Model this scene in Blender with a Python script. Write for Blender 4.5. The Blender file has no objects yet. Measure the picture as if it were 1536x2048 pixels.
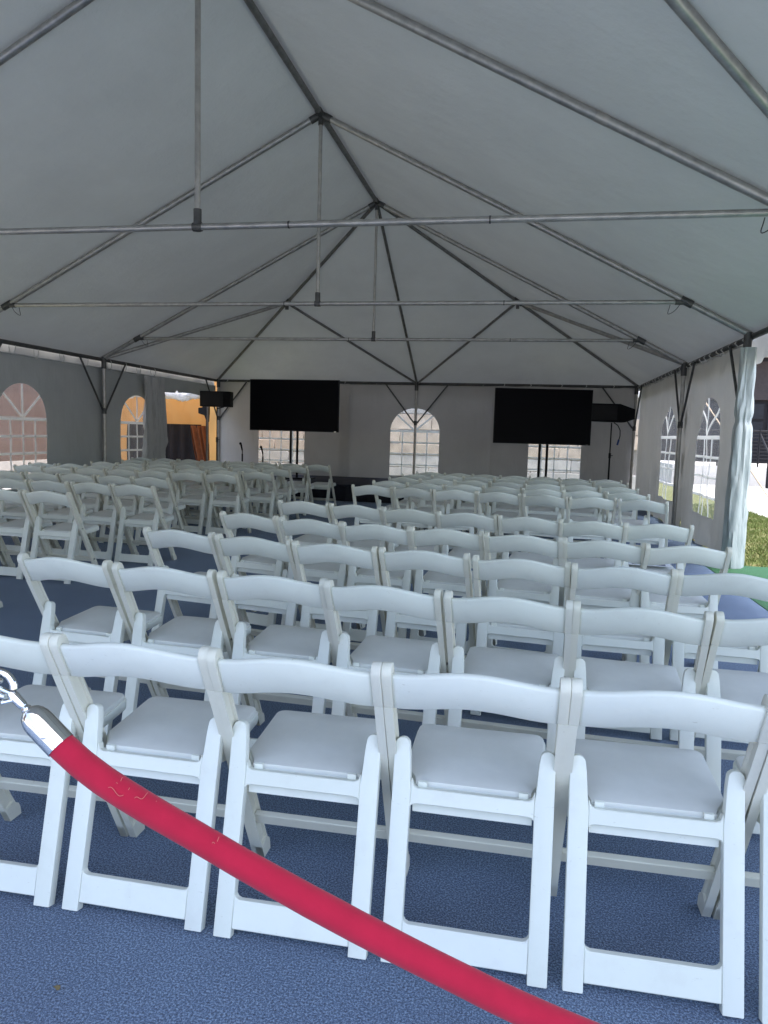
import bpy, bmesh, math, random
from mathutils import Vector, Matrix, noise
R = math.radians
random.seed(7)
SC = bpy.context.scene
COL = SC.collection

# ------------------------------------------------------------------ camera
FPX, YAW, PITCH, ROLL, CAMH = 1482.98, 0.186, -0.1058, 0.0281, 1.377
cam_d = bpy.data.cameras.new('camera')
cam = bpy.data.objects.new('camera', cam_d); COL.objects.link(cam)
cam_d.sensor_fit = 'VERTICAL'; cam_d.sensor_height = 36.0; cam_d.sensor_width = 27.0
cam_d.lens = 36.0 * FPX / 2048.0
cam_d.clip_start = 0.02; cam_d.clip_end = 2000
_f = Vector((-math.sin(YAW) * math.cos(PITCH), math.cos(YAW) * math.cos(PITCH), math.sin(PITCH)))
_r0 = Vector((math.cos(YAW), math.sin(YAW), 0)); _u0 = _r0.cross(_f)
_r = math.cos(ROLL) * _r0 + math.sin(ROLL) * _u0; _u = _r.cross(_f)
cam.matrix_world = Matrix(((_r.x, _u.x, -_f.x, 0), (_r.y, _u.y, -_f.y, 0), (_r.z, _u.z, -_f.z, CAMH), (0, 0, 0, 1)))
SC.camera = cam

# ------------------------------------------------------------------ light
SUN_EL = R(79)
SUN_DIR = Vector((0.8, -0.5, 0)).normalized()          # horizontal direction towards the sun
world = bpy.data.worlds.new('World'); SC.world = world; world.use_nodes = True
wn = world.node_tree.nodes; wl = world.node_tree.links
sky = wn.new('ShaderNodeTexSky'); sky.sky_type = 'NISHITA'; sky.sun_disc = False
sky.sun_elevation = SUN_EL; sky.sun_rotation = math.atan2(SUN_DIR.x, SUN_DIR.y)
sky.air_density = 1.0; sky.dust_density = 3.0; sky.ozone_density = 1.0
wn['Background'].inputs['Strength'].default_value = 0.15
wl.new(sky.outputs[0], wn['Background'].inputs['Color'])
sun_d = bpy.data.lights.new('sun', 'SUN'); sun_d.energy = 1.2; sun_d.angle = R(10); sun_d.color = (1, 0.95, 0.87)
sun = bpy.data.objects.new('sun', sun_d); COL.objects.link(sun)
to_sun = Vector((SUN_DIR.x * math.cos(SUN_EL), SUN_DIR.y * math.cos(SUN_EL), math.sin(SUN_EL)))
sun.rotation_euler = to_sun.to_track_quat('Z', 'Y').to_euler(); sun.location = (20, -8, 30)
vs = SC.view_settings
vs.view_transform = 'Standard'; vs.look = 'None'; vs.exposure = 2.22; vs.gamma = 1.0; vs.use_curve_mapping = False
SC.render.engine = 'CYCLES'
SC.cycles.max_bounces = 10; SC.cycles.diffuse_bounces = 6; SC.cycles.glossy_bounces = 3
SC.cycles.transmission_bounces = 4; SC.cycles.transparent_max_bounces = 12
SC.cycles.use_denoising = True; SC.cycles.sample_clamp_indirect = 6.0
SC.cycles.caustics_reflective = False; SC.cycles.caustics_refractive = False

# ------------------------------------------------------------------ tent measures
XC, W, Y1, Y2, Y3, YF, YE = -2.528, 4.884, 5.450, 8.762, 12.074, 0.436, 17.089
HE, HP, TT, NH = 2.529, 5.048, 0.855, 0.461
XL, XR = XC - W, XC + W
HT = HE + (HP - HE) * (1 - TT)

# ------------------------------------------------------------------ materials
MATS = {}
def nodes_of(name):
    m = bpy.data.materials.new(name); m.use_nodes = True; MATS[name] = m
    nt = m.node_tree; return m, nt.nodes, nt.links, nt.nodes['Principled BSDF']
def ramp(n, stops):
    r = n.new('ShaderNodeValToRGB'); e = r.color_ramp.elements
    while len(e) > 1: e.remove(e[-1])
    e[0].position, e[0].color = stops[0][0], (*stops[0][1], 1)
    for p, c in stops[1:]:
        k = e.new(p); k.color = (*c, 1)
    return r
def noise_node(n, l, scale, detail=4, rough=0.55, vec=None, stretch=None, coord='Object'):
    t = n.new('ShaderNodeTexCoord'); x = n.new('ShaderNodeTexNoise')
    x.inputs['Scale'].default_value = scale; x.inputs['Detail'].default_value = detail; x.inputs['Roughness'].default_value = rough
    if stretch:
        mp = n.new('ShaderNodeMapping'); mp.inputs['Scale'].default_value = stretch
        l.new(t.outputs[coord], mp.inputs[0]); l.new(mp.outputs[0], x.inputs['Vector'])
    else: l.new(t.outputs[coord], x.inputs['Vector'])
    return x
def bump(n, l, b, src, strength, dist):
    k = n.new('ShaderNodeBump'); k.inputs['Strength'].default_value = strength; k.inputs['Distance'].default_value = dist
    l.new(src, k.inputs['Height']); l.new(k.outputs[0], b.inputs['Normal']); return k
def mat(name, color, rough=0.5, metal=0.0, var=0.12, scale=8.0, bump_s=0.0, bump_scale=40.0, bump_d=0.002, spec=0.5, stretch=None, rand=0.0):
    m, n, l, b = nodes_of(name)
    b.inputs['Roughness'].default_value = rough; b.inputs['Metallic'].default_value = metal
    b.inputs['Specular IOR Level'].default_value = spec
    x = noise_node(n, l, scale, 5, 0.6, stretch=stretch)
    c1 = tuple(c * (1 - var) for c in color); c2 = tuple(min(1, c * (1 + var * 0.6)) for c in color)
    r = ramp(n, [(0.3, c1), (0.7, c2)]); l.new(x.outputs['Fac'], r.inputs[0])
    out = r.outputs[0]
    if rand > 0:
        oi = n.new('ShaderNodeObjectInfo'); hs = n.new('ShaderNodeHueSaturation')
        mr = n.new('ShaderNodeMapRange'); mr.inputs['To Min'].default_value = 1 - rand; mr.inputs['To Max'].default_value = 1 + rand * 0.5
        l.new(oi.outputs['Random'], mr.inputs['Value']); l.new(mr.outputs[0], hs.inputs['Value']); l.new(out, hs.inputs['Color']); out = hs.outputs[0]
    l.new(out, b.inputs['Base Color'])
    if bump_s:
        y = noise_node(n, l, bump_scale, 3, 0.6, stretch=stretch); bump(n, l, b, y.outputs['Fac'], bump_s, bump_d)
    return m

def vinyl(name, color, trans, rough=0.42, wrinkle=0.35, stretch=(1, 1, 0.25), scale=5.0, dist=0.03):
    m, n, l, b = nodes_of(name)
    x = noise_node(n, l, 1.1, 5, 0.6)
    r = ramp(n, [(0.3, tuple(c * 0.87 for c in color)), (0.72, color)]); l.new(x.outputs['Fac'], r.inputs[0])
    y = noise_node(n, l, scale, 5, 0.62, stretch=stretch)
    l.new(r.outputs[0], b.inputs['Base Color']); b.inputs['Roughness'].default_value = rough
    b.inputs['Specular IOR Level'].default_value = 0.35
    bp = bump(n, l, b, y.outputs['Fac'], wrinkle, dist)
    if trans > 0:
        t = n.new('ShaderNodeBsdfTranslucent'); t.inputs['Color'].default_value = (*color, 1)
        mx = n.new('ShaderNodeMixShader'); mx.inputs[0].default_value = trans
        l.new(b.outputs[0], mx.inputs[1]); l.new(t.outputs[0], mx.inputs[2])
        l.new(mx.outputs[0], n['Material Output'].inputs['Surface'])
    return m

# chair resin: white with scuffs and yellowing
m, n, l, b = nodes_of('chair_resin')
x = noise_node(n, l, 9.0, 6, 0.65); r = ramp(n, [(0.22, (0.70, 0.705, 0.65)), (0.45, (0.745, 0.76, 0.70)), (0.8, (0.77, 0.785, 0.73))]); l.new(x.outputs['Fac'], r.inputs[0])
s = noise_node(n, l, 42.0, 5, 0.78, stretch=(1, 0.35, 2.4)); sr = ramp(n, [(0.64, (1, 1, 1)), (0.74, (0.50, 0.45, 0.38))]); l.new(s.outputs['Fac'], sr.inputs[0])
mm = n.new('ShaderNodeMixRGB'); mm.blend_type = 'MULTIPLY'; mm.inputs[0].default_value = 0.6
for q in (x, s):
    lk = q.inputs['Vector'].links[0]; src = lk.from_socket; l.remove(lk)
    ob = n.new('ShaderNodeObjectInfo'); sca = n.new('ShaderNodeVectorMath'); sca.operation = 'ADD'; mu = n.new('ShaderNodeMath'); mu.operation = 'MULTIPLY'; mu.inputs[1].default_value = 57.0
    l.new(ob.outputs['Random'], mu.inputs[0]); l.new(src, sca.inputs[0]); l.new(mu.outputs[0], sca.inputs[1]); l.new(sca.outputs[0], q.inputs['Vector'])
l.new(r.outputs[0], mm.inputs[1]); l.new(sr.outputs[0], mm.inputs[2])
oi = n.new('ShaderNodeObjectInfo'); tint = ramp(n, [(0.0, (0.95, 0.95, 0.93)), (0.35, (1, 1, 1)), (0.75, (1, 0.995, 0.98)), (1.0, (0.955, 0.96, 0.98))]); l.new(oi.outputs['Random'], tint.inputs[0])
m2 = n.new('ShaderNodeMixRGB'); m2.blend_type = 'MULTIPLY'; m2.inputs[0].default_value = 1.0
l.new(mm.outputs[0], m2.inputs[1]); l.new(tint.outputs[0], m2.inputs[2]); l.new(m2.outputs[0], b.inputs['Base Color'])
b.inputs['Roughness'].default_value = 0.5; b.inputs['Specular IOR Level'].default_value = 0.3
y = noise_node(n, l, 160.0, 2); bump(n, l, b, y.outputs['Fac'], 0.06, 0.001)
wr = MATS['chair_resin'].copy(); wr.name = 'chair_resin_warm'; MATS['chair_resin_warm'] = wr  # same resin tinted slightly darker and warmer, for front legs and stretchers
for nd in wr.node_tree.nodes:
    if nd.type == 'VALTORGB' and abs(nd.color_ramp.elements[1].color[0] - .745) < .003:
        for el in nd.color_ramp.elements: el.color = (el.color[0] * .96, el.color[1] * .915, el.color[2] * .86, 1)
mat('bolt_metal', (0.30, 0.29, 0.27), 0.45, 0.6)
mat('chair_cushion', (0.65, 0.655, 0.625), 0.48, var=0.08, scale=6, bump_s=0.15, bump_scale=240, bump_d=0.0008, rand=0.05)

# blue carpet
m, n, l, b = nodes_of('carpet_blue')
x = noise_node(n, l, 175.0, 3, 0.88); r = ramp(n, [(0.35, (0.004, 0.010, 0.034)), (0.5, (0.070, 0.128, 0.240)), (0.63, (0.31, 0.43, 0.60))]); l.new(x.outputs['Fac'], r.inputs[0])
g = noise_node(n, l, 1.6, 4, 0.6); gr = ramp(n, [(0.3, (0.74, 0.75, 0.78)), (0.7, (1.12, 1.09, 1.05))]); l.new(g.outputs['Fac'], gr.inputs[0])
mm = n.new('ShaderNodeMixRGB'); mm.blend_type = 'MULTIPLY'; mm.inputs[0].default_value = 1; l.new(r.outputs[0], mm.inputs[1]); l.new(gr.outputs[0], mm.inputs[2])
l.new(mm.outputs[0], b.inputs['Base Color']); b.inputs['Roughness'].default_value = 0.95; b.inputs['Specular IOR Level'].default_value = 0.1
b.inputs['Sheen Weight'].default_value = 0.25
v = noise_node(n, l, 170.0, 3, 0.8); bump(n, l, b, v.outputs['Fac'], 1.0, 0.008)
# artificial turf
m, n, l, b = nodes_of('turf_green')
x = noise_node(n, l, 120.0, 3, 0.8); r = ramp(n, [(0.3, (0.004, 0.035, 0.012)), (0.52, (0.010, 0.095, 0.030)), (0.72, (0.04, 0.19, 0.065))]); l.new(x.outputs['Fac'], r.inputs[0])
l.new(r.outputs[0], b.inputs['Base Color']); b.inputs['Roughness'].default_value = 0.7
v = noise_node(n, l, 160.0, 2, 0.8); bump(n, l, b, v.outputs['Fac'], 1.0, 0.012)
# lawn soil / grass colours
m, n, l, b = nodes_of('lawn')
x = noise_node(n, l, 14.0, 6, 0.75); r = ramp(n, [(0.3, (0.065, 0.085, 0.02)), (0.52, (0.12, 0.135, 0.04)), (0.70, (0.27, 0.21, 0.10))]); l.new(x.outputs['Fac'], r.inputs[0])
l.new(r.outputs[0], b.inputs['Base Color']); b.inputs['Roughness'].default_value = 0.95
bump(n, l, b, x.outputs['Fac'], 0.8, 0.05)
for nm, c in (('blade_green', (0.12, 0.155, 0.03)), ('blade_straw', (0.32, 0.25, 0.12))):
    mat(nm, c, 0.7, var=0.25, scale=3)
mat('concrete_pale', (0.50, 0.48, 0.45), 0.85, var=0.12, scale=3, bump_s=0.2, bump_scale=60)
mat('stone_tan', (0.50, 0.40, 0.31), 0.85, var=0.22, scale=4, bump_s=0.4, bump_scale=25, bump_d=0.01, rand=0.16)
mat('stone_grey', (0.48, 0.45, 0.42), 0.85, var=0.2, scale=4, bump_s=0.4, bump_scale=25, bump_d=0.01, rand=0.14)
mat('paving_grey', (0.46, 0.455, 0.44), 0.9, var=0.2, bump_s=0.3)
mat('mortar', (0.22, 0.20, 0.18), 0.95)
mat('aluminium', (0.42, 0.41, 0.39), 0.42, 0.65, var=0.25, scale=12, bump_s=0.08, bump_scale=120, rand=0.05)
mat('hip_steel', (0.21, 0.21, 0.205), 0.5, 0.5, var=0.3, scale=14)
mat('dark_steel', (0.10, 0.10, 0.098), 0.5, 0.6, var=0.3, scale=14)
mat('pole_brown_steel', (0.46, 0.44, 0.41), 0.42, 0.6, var=0.2, scale=12)
vinyl('roof_vinyl', (0.66, 0.69, 0.68), 0.018, wrinkle=0.42, stretch=(1, 1, 1), scale=2.2, dist=0.05)
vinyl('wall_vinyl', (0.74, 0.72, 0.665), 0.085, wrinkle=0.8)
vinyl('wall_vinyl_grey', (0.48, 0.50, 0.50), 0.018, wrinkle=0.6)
vinyl('end_vinyl', (0.58, 0.555, 0.54), 0.03, wrinkle=0.6)
vinyl('bundle_vinyl', (0.50, 0.54, 0.53), 0.06, wrinkle=0.8, scale=7)
vinyl('valance_vinyl', (0.60, 0.60, 0.58), 0.16, wrinkle=0.5)
vinyl('gathered_vinyl', (0.58, 0.58, 0.58), 0.03, rough=0.22, wrinkle=1.0, stretch=(3, 3, 0.5), scale=8, dist=0.05)
vinyl('canvas_tan', (0.70, 0.41, 0.15), 0.5, rough=0.7, wrinkle=0.6, scale=4)
vinyl('white_sheet', (0.80, 0.80, 0.80), 0.25, rough=0.3, wrinkle=1.0, stretch=(1, 1, 1), scale=7, dist=0.08)
vinyl('muntin_white', (0.92, 0.92, 0.90), 0.6, wrinkle=0.05)
mat('loop_white', (0.55, 0.55, 0.52), 0.6)
# clear vinyl pane: mostly see-through, hazy and shiny
m, n, l, b = nodes_of('clear_vinyl')
tr = n.new('ShaderNodeBsdfTransparent'); tr.inputs[0].default_value = (0.93, 0.94, 0.95, 1)
gl = n.new('ShaderNodeBsdfGlossy'); gl.inputs['Roughness'].default_value = 0.12
df = n.new('ShaderNodeBsdfDiffuse'); df.inputs[0].default_value = (0.75, 0.76, 0.78, 1)
tl = n.new('ShaderNodeBsdfTranslucent'); tl.inputs[0].default_value = (0.8, 0.8, 0.8, 1)
m1 = n.new('ShaderNodeMixShader'); m1.inputs[0].default_value = 0.5; l.new(df.outputs[0], m1.inputs[1]); l.new(tl.outputs[0], m1.inputs[2])
m2 = n.new('ShaderNodeMixShader'); m2.inputs[0].default_value = 0.12; l.new(tr.outputs[0], m2.inputs[1]); l.new(m1.outputs[0], m2.inputs[2])
m3 = n.new('ShaderNodeMixShader'); m3.inputs[0].default_value = 0.10; l.new(m2.outputs[0], m3.inputs[1]); l.new(gl.outputs[0], m3.inputs[2])
w = noise_node(n, l, 6.0, 4, 0.6, stretch=(1, 1, 0.3)); bp = n.new('ShaderNodeBump'); bp.inputs['Strength'].default_value = 0.5; bp.inputs['Distance'].default_value = 0.03
l.new(w.outputs['Fac'], bp.inputs['Height']); l.new(bp.outputs[0], gl.inputs['Normal'])
l.new(m3.outputs[0], n['Material Output'].inputs['Surface'])
mat('screen_black', (0.002, 0.002, 0.004), 0.35, var=0.05, spec=0.06)
mat('black_plastic', (0.006, 0.006, 0.008), 0.5, var=0.2, spec=0.25)
mat('speaker_black', (0.005, 0.005, 0.007), 0.8, var=0.2, spec=0.2, bump_s=0.6, bump_scale=300)
mat('stage_navy', (0.010, 0.012, 0.022), 0.8, var=0.3, scale=5)
mat('black_cloth', (0.012, 0.012, 0.018), 0.9, var=0.3, scale=6)
mat('brown_cloth', (0.20, 0.07, 0.03), 0.8, var=0.3, scale=6)
mat('rope_velvet', (0.34, 0.009, 0.034), 0.9, var=0.08, scale=30, bump_s=0.35, bump_scale=500, bump_d=0.0008, spec=0.2)
MATS['rope_velvet'].node_tree.nodes['Principled BSDF'].inputs['Sheen Weight'].default_value = 0.12
mat('thread', (0.50, 0.12, 0.11), 0.9)
mat('chrome', (0.72, 0.72, 0.72), 0.10, 1.0, var=0.04, scale=20)
mat('cable_blue', (0.02, 0.06, 0.22), 0.5)
mat('paper_white', (0.82, 0.84, 0.88), 0.7, var=0.03)
mat('print_grey', (0.10, 0.12, 0.2), 0.7)
mat('leaf_brown', (0.13, 0.10, 0.045), 0.8)
mat('strap_tan', (0.45, 0.36, 0.26), 0.8)
mat('facade_dark', (0.012, 0.011, 0.013), 0.7, var=0.3, spec=0.2)
mat('facade_brown', (0.028, 0.018, 0.018), 0.7, var=0.3)
mat('glass_dark', (0.012, 0.014, 0.022), 0.15, var=0.3, spec=0.25)
# brick
m, n, l, b = nodes_of('brick_wall')
t = n.new('ShaderNodeTexCoord'); mp = n.new('ShaderNodeMapping'); mp.inputs['Rotation'].default_value = (R(90), 0, R(90))
br = n.new('ShaderNodeTexBrick'); br.inputs['Scale'].default_value = 3.2; br.inputs['Color1'].default_value = (0.135, 0.085, 0.066, 1); br.inputs['Color2'].default_value = (0.11, 0.07, 0.055, 1); br.inputs['Mortar'].default_value = (0.15, 0.115, 0.10, 1)
br.inputs['Mortar Size'].default_value = 0.012; l.new(t.outputs['Object'], mp.inputs[0]); l.new(mp.outputs[0], br.inputs['Vector']); l.new(br.outputs[0], b.inputs['Base Color']); b.inputs['Roughness'].default_value = 0.9
bump(n, l, b, br.outputs['Fac'], -0.4, 0.01)

# ------------------------------------------------------------------ mesh helpers
def frame(d):
    d = d.normalized(); a = Vector((0, 0, 1)) if abs(d.z) < 0.9 else Vector((1, 0, 0))
    u = d.cross(a).normalized(); return u, u.cross(d).normalized()
def add_box(bm, x0, x1, y0, y1, z0, z1):
    v = [bm.verts.new(p) for p in ((x0, y0, z0), (x1, y0, z0), (x1, y1, z0), (x0, y1, z0), (x0, y0, z1), (x1, y0, z1), (x1, y1, z1), (x0, y1, z1))]
    for f in ((3, 2, 1, 0), (4, 5, 6, 7), (0, 1, 5, 4), (1, 2, 6, 5), (2, 3, 7, 6), (3, 0, 4, 7)): bm.faces.new([v[i] for i in f])
    return v
def add_tube(bm, p0, p1, r0, r1=None, seg=14):
    p0, p1 = Vector(p0), Vector(p1); r1 = r0 if r1 is None else r1
    u, w = frame(p1 - p0); a, c = [], []
    for i in range(seg):
        t = 2 * math.pi * i / seg; d = u * math.cos(t) + w * math.sin(t)
        a.append(bm.verts.new(p0 + d * r0)); c.append(bm.verts.new(p1 + d * r1))
    for i in range(seg):
        j = (i + 1) % seg; bm.faces.new((a[i], a[j], c[j], c[i]))
    bm.faces.new(a[::-1]); bm.faces.new(c)
def add_sweep(bm, pts, rad, seg=12, cap=True, closed=False):
    pts = [Vector(p) for p in pts]; rings = []; prev = None; N = len(pts)
    for i, p in enumerate(pts):
        if closed: d = pts[(i + 1) % N] - pts[i - 1]
        else: d = pts[min(i + 1, N - 1)] - pts[max(i - 1, 0)]
        d.normalize()
        if prev is None: u, w = frame(d)
        else:
            u = (prev - d * prev.dot(d)).normalized(); w = u.cross(d)
        prev = u; rr = rad(i / (N - 1)) if callable(rad) else rad
        rings.append([bm.verts.new(p + (u * math.cos(2 * math.pi * k / seg) + w * math.sin(2 * math.pi * k / seg)) * rr) for k in range(seg)])
    for i in range(N if closed else N - 1):
        a, c = rings[i], rings[(i + 1) % N]
        for k in range(seg):
            j = (k + 1) % seg; bm.faces.new((a[k], a[j], c[j], c[k]))
    if cap and not closed: bm.faces.new(rings[0][::-1]); bm.faces.new(rings[-1])
def add_lathe(bm, prof, origin=(0, 0, 0), axis=(0, 0, 1), seg=20):
    o = Vector(origin); ax = Vector(axis).normalized(); u, w = frame(ax); rings = []
    for r, h in prof: rings.append([bm.verts.new(o + ax * h + (u * math.cos(2 * math.pi * k / seg) + w * math.sin(2 * math.pi * k / seg)) * max(r, 1e-4)) for k in range(seg)])
    for a, c in zip(rings, rings[1:]):
        for k in range(seg): j = (k + 1) % seg; bm.faces.new((a[k], a[j], c[j], c[k]))
    bm.faces.new(rings[0][::-1]); bm.faces.new(rings[-1])
def add_prism(bm, poly, basis, t0, t1):
    """poly: 2d points; basis(a, b, t) -> 3d point; extruded from t0 to t1"""
    a = [bm.verts.new(basis(p[0], p[1], t0)) for p in poly]; c = [bm.verts.new(basis(p[0], p[1], t1)) for p in poly]
    N = len(poly)
    for i in range(N): j = (i + 1) % N; bm.faces.new((a[i], a[j], c[j], c[i]))
    bm.faces.new(a[::-1]); bm.faces.new(c)
def bevel(bm, off=0.003, seg=2, ang=30):
    bmesh.ops.recalc_face_normals(bm, faces=bm.faces)
    es = [e for e in bm.edges if len(e.link_faces) == 2 and e.calc_face_angle(0) > R(ang)]
    bmesh.ops.bevel(bm, geom=es, offset=off, segments=seg, profile=0.6, affect='EDGES', clamp_overlap=True)
def mesh_of(bm, name, smooth=True, fixn=True, sharp=38):
    if fixn: bmesh.ops.recalc_face_normals(bm, faces=bm.faces)
    me = bpy.data.meshes.new(name); bm.to_mesh(me); bm.free()
    if smooth:
        me.polygons.foreach_set('use_smooth', [True] * len(me.polygons))
        try: me.set_sharp_from_angle(angle=R(sharp))
        except Exception: pass
    return me
def obj(name, me, material, parent=None, local=False):
    if isinstance(me, bmesh.types.BMesh): me = mesh_of(me, name)
    if material and not me.materials: me.materials.append(MATS[material])
    o = bpy.data.objects.new(name, me); COL.objects.link(o)
    if parent is not None:
        o.parent = parent
        if not local and parent.parent is None and parent.type == 'EMPTY': o.matrix_parent_inverse = parent.matrix_basis.inverted()
    return o
def thing(name, label, cat, loc=(0, 0, 0), rotz=0.0, group=None):
    o = bpy.data.objects.new(name, None); COL.objects.link(o); o.empty_display_size = 0.1
    o.location = loc; o.rotation_euler = (0, 0, rotz); o['label'] = label; o['category'] = cat
    o.matrix_basis = Matrix.Translation(Vector(loc)) @ Matrix.Rotation(rotz, 4, 'Z')
    if group: o['group'] = group
    return o
def tag(o, label, cat, group=None):
    o['label'] = label; o['category'] = cat
    if group: o['group'] = group
    return o
def struct(name, bm, material, label=None):
    o = obj(name, bm, material); o['kind'] = 'structure'
    if label: o['label'] = label
    return o
def B(): return bmesh.new()
def box_o(name, dims, material, parent=None, bev=0.0, local=False):
    bm = B(); add_box(bm, *dims)
    if bev: bevel(bm, bev, 2)
    return obj(name, bm, material, parent, local)
def tube_o(name, p0, p1, r, material, parent=None, seg=14, local=False, r1=None):
    bm = B(); add_tube(bm, p0, p1, r, r1, seg); return obj(name, bm, material, parent, local)
def nz(x, y, z=0.0): return noise.noise(Vector((x, y, z)))

# ================================================================== THE GROUND
bm = B(); add_box(bm, -160, 160, -120, 260, -0.4, -0.03); struct('ground', bm, 'lawn')
bm = B(); add_box(bm, XL - 0.05, 2.03, -2.2, YE - 0.05, -0.029, 0.0); add_box(bm, 2.03, XR + .02, 8.90, YE - .05, -0.0292, -0.0002); struct('carpet', bm, 'carpet_blue')
bm = B(); add_box(bm, 4.56, 60, -60, 60, -0.028, -0.012); struct('pavement', bm, 'concrete_pale')
bm = B(); add_box(bm, -60, XL - 2.6, -40, 60, -0.028, -0.012); struct('path', bm, 'concrete_pale')
bm = B(); add_box(bm, XL - 2.6, 4.56, -60, -2.2, -0.028, -0.012); struct('forecourt', bm, 'paving_grey')
bm = B(); add_box(bm, 2.035, 4.1, 1.2, 8.87, -0.029, 0.004); bevel(bm, 0.004, 1)
tag(obj('turf_mat', bm, 'turf_green'), 'bright green artificial turf mat laid along the blue carpet edge', 'mat')

# grass blades on the strip between tent and pavement
def blades(name, material, count, seed, x0, x1, y0, y1, hmin, hmax):
    rnd = random.Random(seed); V, F = [], []
    for i in range(count):
        x, y = rnd.uniform(x0, x1), rnd.uniform(y0, y1)
        if nz(x * 2.2, y * 2.2, seed) < rnd.uniform(-0.5, 0.25): continue
        a = rnd.uniform(0, 6.283); h = rnd.uniform(hmin, hmax); wd = rnd.uniform(0.003, 0.007)
        dx, dy = math.cos(a), math.sin(a); lean = rnd.uniform(0.2, 1.1) * h; k = len(V)
        V += [(x - dy * wd, y + dx * wd, -0.03), (x + dy * wd, y - dx * wd, -0.03), (x + dx * lean * .5, y + dy * lean * .5, -0.03 + h * .7), (x + dx * lean, y + dy * lean, -0.03 + h)]
        F += [(k, k + 1, k + 2), (k + 1, k + 3, k + 2)]
    me = bpy.data.meshes.new(name); me.from_pydata(V, [], F); return obj(name, me, material)
o = blades('grass', 'blade_green', 26000, 3, 2.42, 4.54, 8.9, 17.5, 0.03, 0.08); o['kind'] = 'stuff'; tag(o, 'thin green lawn grass beside the tent wall', 'grass')
o = blades('dry_grass', 'blade_straw', 12000, 5, 2.42, 4.54, 8.9, 17.5, 0.01, 0.035); o['kind'] = 'stuff'; tag(o, 'dry straw coloured thatch lying in the lawn', 'grass')

# ================================================================== THE TENT
tent = thing('frame_tent', 'large white frame tent with hipped grey roof on metal poles', 'tent', (XC, (YF + YE) / 2, 0))
def tent_tube(name, p0, p1, r, material='aluminium', seg=16): return tube_o(name, p0, p1, r, material, tent, seg)
RC = 0.034
P1, P2, P3 = (XC, Y1, HP), (XC, Y2, HP), (XC, Y3, HP)
tent_tube('ridge_tube', P1, P2, RC, 'hip_steel'); tent_tube('ridge_tube', P2, P3, RC, 'hip_steel')
for Y in (Y1, Y2, Y3):
    for s in (-1, 1):
        a, c = Vector((XC, Y, HP)), Vector((XC + s * W, Y, HE))
        rf = tent_tube('rafter', a, c, RC)
        # sleeve where two lengths of tube join
        bm = B(); q = a.lerp(c, 0.60); d = (c - a).normalized(); add_tube(bm, q - d * .045, q + d * .045, RC + .002); obj('sleeve', bm, 'pole_brown_steel', rf)
    tb = tent_tube('tie_beam', (XC - W * TT, Y, HT), (XC + W * TT, Y, HT), 0.025)
    for xx in (XC - 0.42 if Y != Y1 else XC + 0.72, XC + W * 0.45):
        bm = B(); add_tube(bm, (xx, Y, HT), (xx + .012, Y, HT), 0.0275); obj('sleeve', bm, 'dark_steel', tb)
    kp = tent_tube('king_post', (XC, Y, HT), (XC, Y, HP), 0.022, 'pole_brown_steel')
    bm = B(); add_tube(bm, (XC, Y, HT - .03), (XC, Y, HT + .13), 0.031); obj('collar', bm, 'dark_steel', kp)
    bm = B(); add_tube(bm, (XC - .035, Y, HT), (XC + .035, Y, HT), 0.033); obj('collar', bm, 'dark_steel', kp)
    for s in (-1, 1):
        e = Vector((XC + s * W * TT, Y, HT)); d = Vector((s * W, 0, HE - HP)).normalized()
        bm = B(); add_tube(bm, e - d * .07, e + d * .07, RC + .008); add_tube(bm, e, e - Vector((s * .12, 0, 0)), .031); jt = obj('joint', bm, 'dark_steel', tent)
        bm = B(); c0 = e + Vector((-s * .12, 0, -.03))
        add_sweep(bm, [c0 + Vector((-s * .06 * math.sin(t * math.pi), 0, -.10 * math.sin(t * math.pi) ** .7 + .0 * t)) + Vector((-s * .10 * (t - .5), 0, 0)) for t in [i / 10 for i in range(11)]], .004, 6); obj('pin_cord', bm, 'dark_steel', jt)
    bm = B(); add_tube(bm, (XC, Y - .12, HP), (XC, Y + .12, HP), RC + .010)
    for s in (-1, 1):
        d = Vector((s * W, 0, HE - HP)).normalized(); add_tube(bm, Vector((XC, Y, HP)), Vector((XC, Y, HP)) + d * .14, RC + .008)
    add_tube(bm, (XC, Y, HP), (XC, Y, HP - .12), .03); obj('joint', bm, 'dark_steel', tent)
# hips, centre rafters and jack braces at both ends
for (Yp, Yc) in ((Y3, YE), (Y1, YF)):
    mid = Vector((XC, Yc, HE)); pk = Vector((XC, Yp, HP))
    tent_tube('centre_rafter', pk, mid, 0.026, 'hip_steel')
    for s in (-1, 1):
        c = Vector((XC + s * W, Yc, HE)); nd = pk.lerp(c, NH)
        tent_tube('hip_rafter', pk, c, 0.028, 'hip_steel')
        tent_tube('jack_brace', nd, mid, 0.025, 'hip_steel'); tent_tube('jack_brace', nd, Vector((XC + s * W, Yp, HE)), 0.034)
        bm = B(); d = (c - pk).normalized(); add_tube(bm, nd - d * .10, nd + d * .10, .043); add_box(bm, nd.x - .03, nd.x + .03, nd.y - .02, nd.y + .02, nd.z - .13, nd.z); obj('joint', bm, 'dark_steel', tent)
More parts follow.
